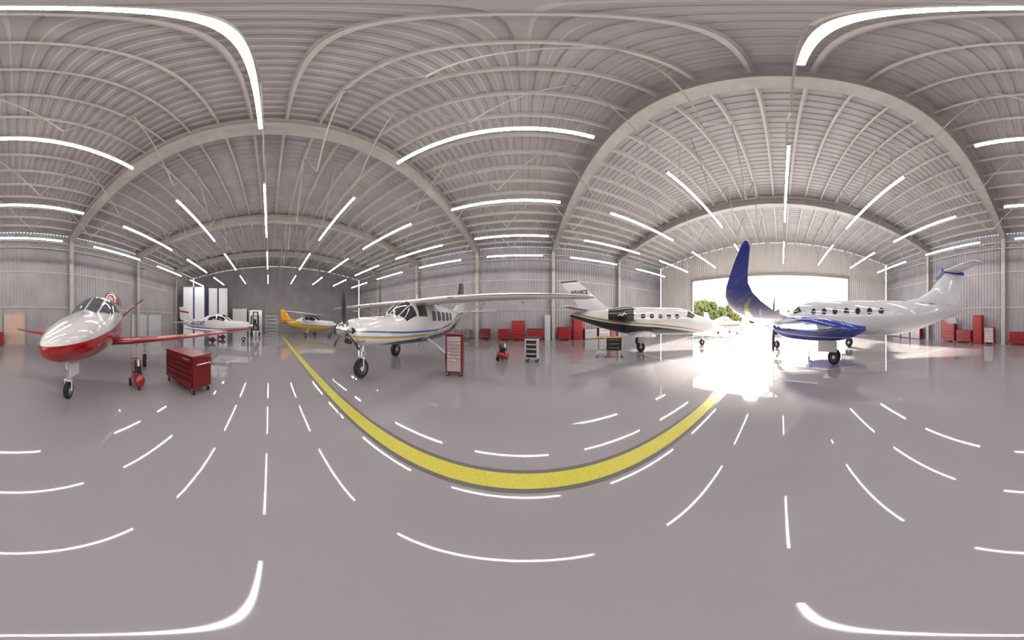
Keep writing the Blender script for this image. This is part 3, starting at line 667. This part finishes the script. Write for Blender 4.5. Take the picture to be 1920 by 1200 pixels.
for (x,y,w,d,h) in ((-27.4,-4.9,2.4,1.6,3.2),(-27.5,-2.3,2.2,1.6,3.0)):
    b=MB(); b.box((0,0,h/2),(d,w,h))
    for k in range(3): b.box((d/2+.01,-w/2+.1+k*(w-.2)/2,h/2),(.04,.12,h*.98))
    b.box((0,0,.06),(d+.05,w+.05,.12)); o=b.obj("shipping_crate",WHITE,bevel=.02); o.location=(x,y,0); tag(o,"large pale storage crate by the end wall","crate","pale crates")
# shelf unit
e=thing("shelving_unit","light metal shelving unit at the end of the yellow floor line","shelf",(-24.4,.35,0),math.pi/2)
for x in (-.9,.9):
    for y in (-.25,.25): b=MB(); b.box((x,y,1.1),(.05,.05,2.2)); b.obj("post",LGREY,e)
for i in range(6): b=MB(); b.box((0,0,.12+.41*i),(1.8,.52,.04)); b.obj("shelf",WHITE,e)
# forklift, facing +X local
e=thing("forklift","dark blue forklift with mast and overhead guard","forklift",(-21.3,-1.85,0),math.radians(10))
b=MB(); b.box((-.5,0,.75),(1.9,1.05,.65)); b.box((-1.3,0,.8),(.5,1.08,.9)); b.obj("body",NAVY,e,bevel=.08)
b=MB(); b.box((-.6,0,1.2),(.5,.5,.12)); b.box((-.85,0,1.5),(.12,.5,.55)); b.obj("seat",BLACK,e,bevel=.04)
b=MB()
for s in (-1,1): b.tube([(.3,s*.45,1.05),(.1,s*.45,2.15),(-1.15,s*.45,2.15),(-1.3,s*.45,1.2)],.04)
for k in range(6): b.cyl((.05-.23*k,-.45,2.17),(.05-.23*k,.45,2.17),.02,n=6)
b.obj("overhead_guard",BLACK,e,smooth=50)
b=MB()
for s in (-1,1): b.box((.55,s*.32,1.3),(.12,.09,2.5)); b.box((.62,s*.22,1.25),(.08,.07,2.4))
for z in (.4,1.3,2.5): b.box((.55,0,z),(.08,.7,.1))
b.obj("mast",BLACK,e)
b=MB()
for s in (-1,1): b.box((1.2,s*.25,.08),(1.1,.12,.05)); b.box((.7,s*.25,.35),(.05,.12,.55))
b.box((.68,0,.5),(.05,.9,.08)); b.obj("fork",STEEL,e)
b=MB(); b.cyl((.05,0,1.0),(-.1,0,1.45),.025); b.rev((-.12,0,1.46),(-.3,0,1),[(.13,-.015),(.16,-.015),(.16,.015),(.13,.015)],n=20); b.obj("steering_wheel",BLACK,e,smooth=40)
for x,r in ((.2,.3),(-1.15,.24)):
    for s in (-1,1): wheel((x,s*.48,r),r,.2,e,n=20,hub=YEL)

# ------------------------------------------------------------------ outdoors
b=MB(); b.add([(XE+.3,-160,-.01),(260,-160,-.01),(260,160,-.01),(XE+.3,160,-.01)],[(0,1,2,3)]); o=b.obj("ground",APRON); struct(o); o["label"]="sunlit concrete apron outside the hangar"
def tree(x,y,h,seed,lm,wd=1.):
    rnd=random.Random(seed); e=thing("tree","leafy tree with yellow-green foliage beyond the apron","tree",(x,y,0),group="trees beyond the apron")
    b=MB(); b.cyl((0,0,0),(0,0,h*.45),.22,.14,n=10)
    for k in range(6):
        a=k*1.05+rnd.random(); b.cyl((0,0,h*(.2+.03*k)),(math.cos(a)*h*.2,math.sin(a)*h*.2,h*(.42+.06*k)),.08,.02,n=6)
    b.obj("trunk",BARK,e,smooth=50)
    import bmesh
    bm=bmesh.new()
    for k in range(190):
        z01=rnd.random(); a=rnd.random()*6.28; prof=.17+.17*math.sin(math.pi*min(1,z01*1.05)**.8)
        rr=wd*h*prof*math.sqrt(rnd.random()); z=h*(.04+.9*z01)
        r=h*(.035+.05*rnd.random())
        r0=bmesh.ops.create_icosphere(bm,subdivisions=2,radius=r,matrix=Matrix.Translation((math.cos(a)*rr,math.sin(a)*rr,max(z,r*1.3))))
        for v in r0['verts']: v.co+=V((rnd.uniform(-1,1),rnd.uniform(-1,1),rnd.uniform(-1,1)))*r*.35
    me=bpy.data.meshes.new("foliage"); bm.to_mesh(me); bm.free(); me.materials.append(lm)
    o=bpy.data.objects.new("foliage",me); COL.objects.link(o); o.parent=e
for i,(x,y,h) in enumerate([(57,38.5,7.0),(60.5,31.2,8.6),(64.5,25.0,6.6),(69,45,8.),(75,37,8.),(77,29.5,7.2),(88,33,7.5),(90,24.5,6.8),(94,17,6.6),(97,9.8,6.8),(99,2.5,7.0),(100,-5,6.6),(99,-12.5,6.6),(96,-20,6.4),(93,-28,6.4),(75,21.5,5.),(82,47,10.5),(92,42.5,11),(102,57,13),(110,48.5,12),(112,37,11)]):
    tree(x,y,h,i,LEAF if i%3 else LEAF2)

# ------------------------------------------------------------------ light, world, camera
s=bpy.data.lights.new("sun","SUN"); s.energy=30.; s.angle=math.radians(5); s.color=(1,.93,.78)
so=bpy.data.objects.new("sun",s); COL.objects.link(so)
az=math.radians(79); el=math.radians(22)
dirv=V((math.sin(az)*math.cos(el),math.cos(az)*math.cos(el),math.sin(el)))
so.rotation_euler=dirv.to_track_quat('Z','Y').to_euler(); so.location=(30,5,20)
w=bpy.data.worlds.new("world"); sc.world=w; w.use_nodes=True; bg=w.node_tree.nodes["Background"]
N=w.node_tree.nodes; tcw=N.new("ShaderNodeTexCoord"); sx=N.new("ShaderNodeSeparateXYZ"); w.node_tree.links.new(tcw.outputs["Generated"],sx.inputs[0])
cr=N.new("ShaderNodeValToRGB"); cr.color_ramp.elements[0].color=(1,.95,.85,1); cr.color_ramp.elements[1].color=(.62,.78,1,1); cr.color_ramp.elements[1].position=.8
w.node_tree.links.new(sx.outputs[2],cr.inputs[0]); w.node_tree.links.new(cr.outputs[0],bg.inputs[0]); bg.inputs[1].default_value=9.
cd=bpy.data.cameras.new("camera"); cd.type='PANO'
for tgt in (cd,getattr(cd,"cycles",None)):
    try: tgt.panorama_type='EQUIRECTANGULAR'
    except Exception as ex: print("pano",ex)
cam=bpy.data.objects.new("camera",cd); COL.objects.link(cam); cam.location=(0,0,1.7); cam.rotation_euler=(math.pi/2,0,math.radians(4.69))
cd.clip_end=1000; sc.camera=cam
sc.view_settings.view_transform='Standard'
print("done")
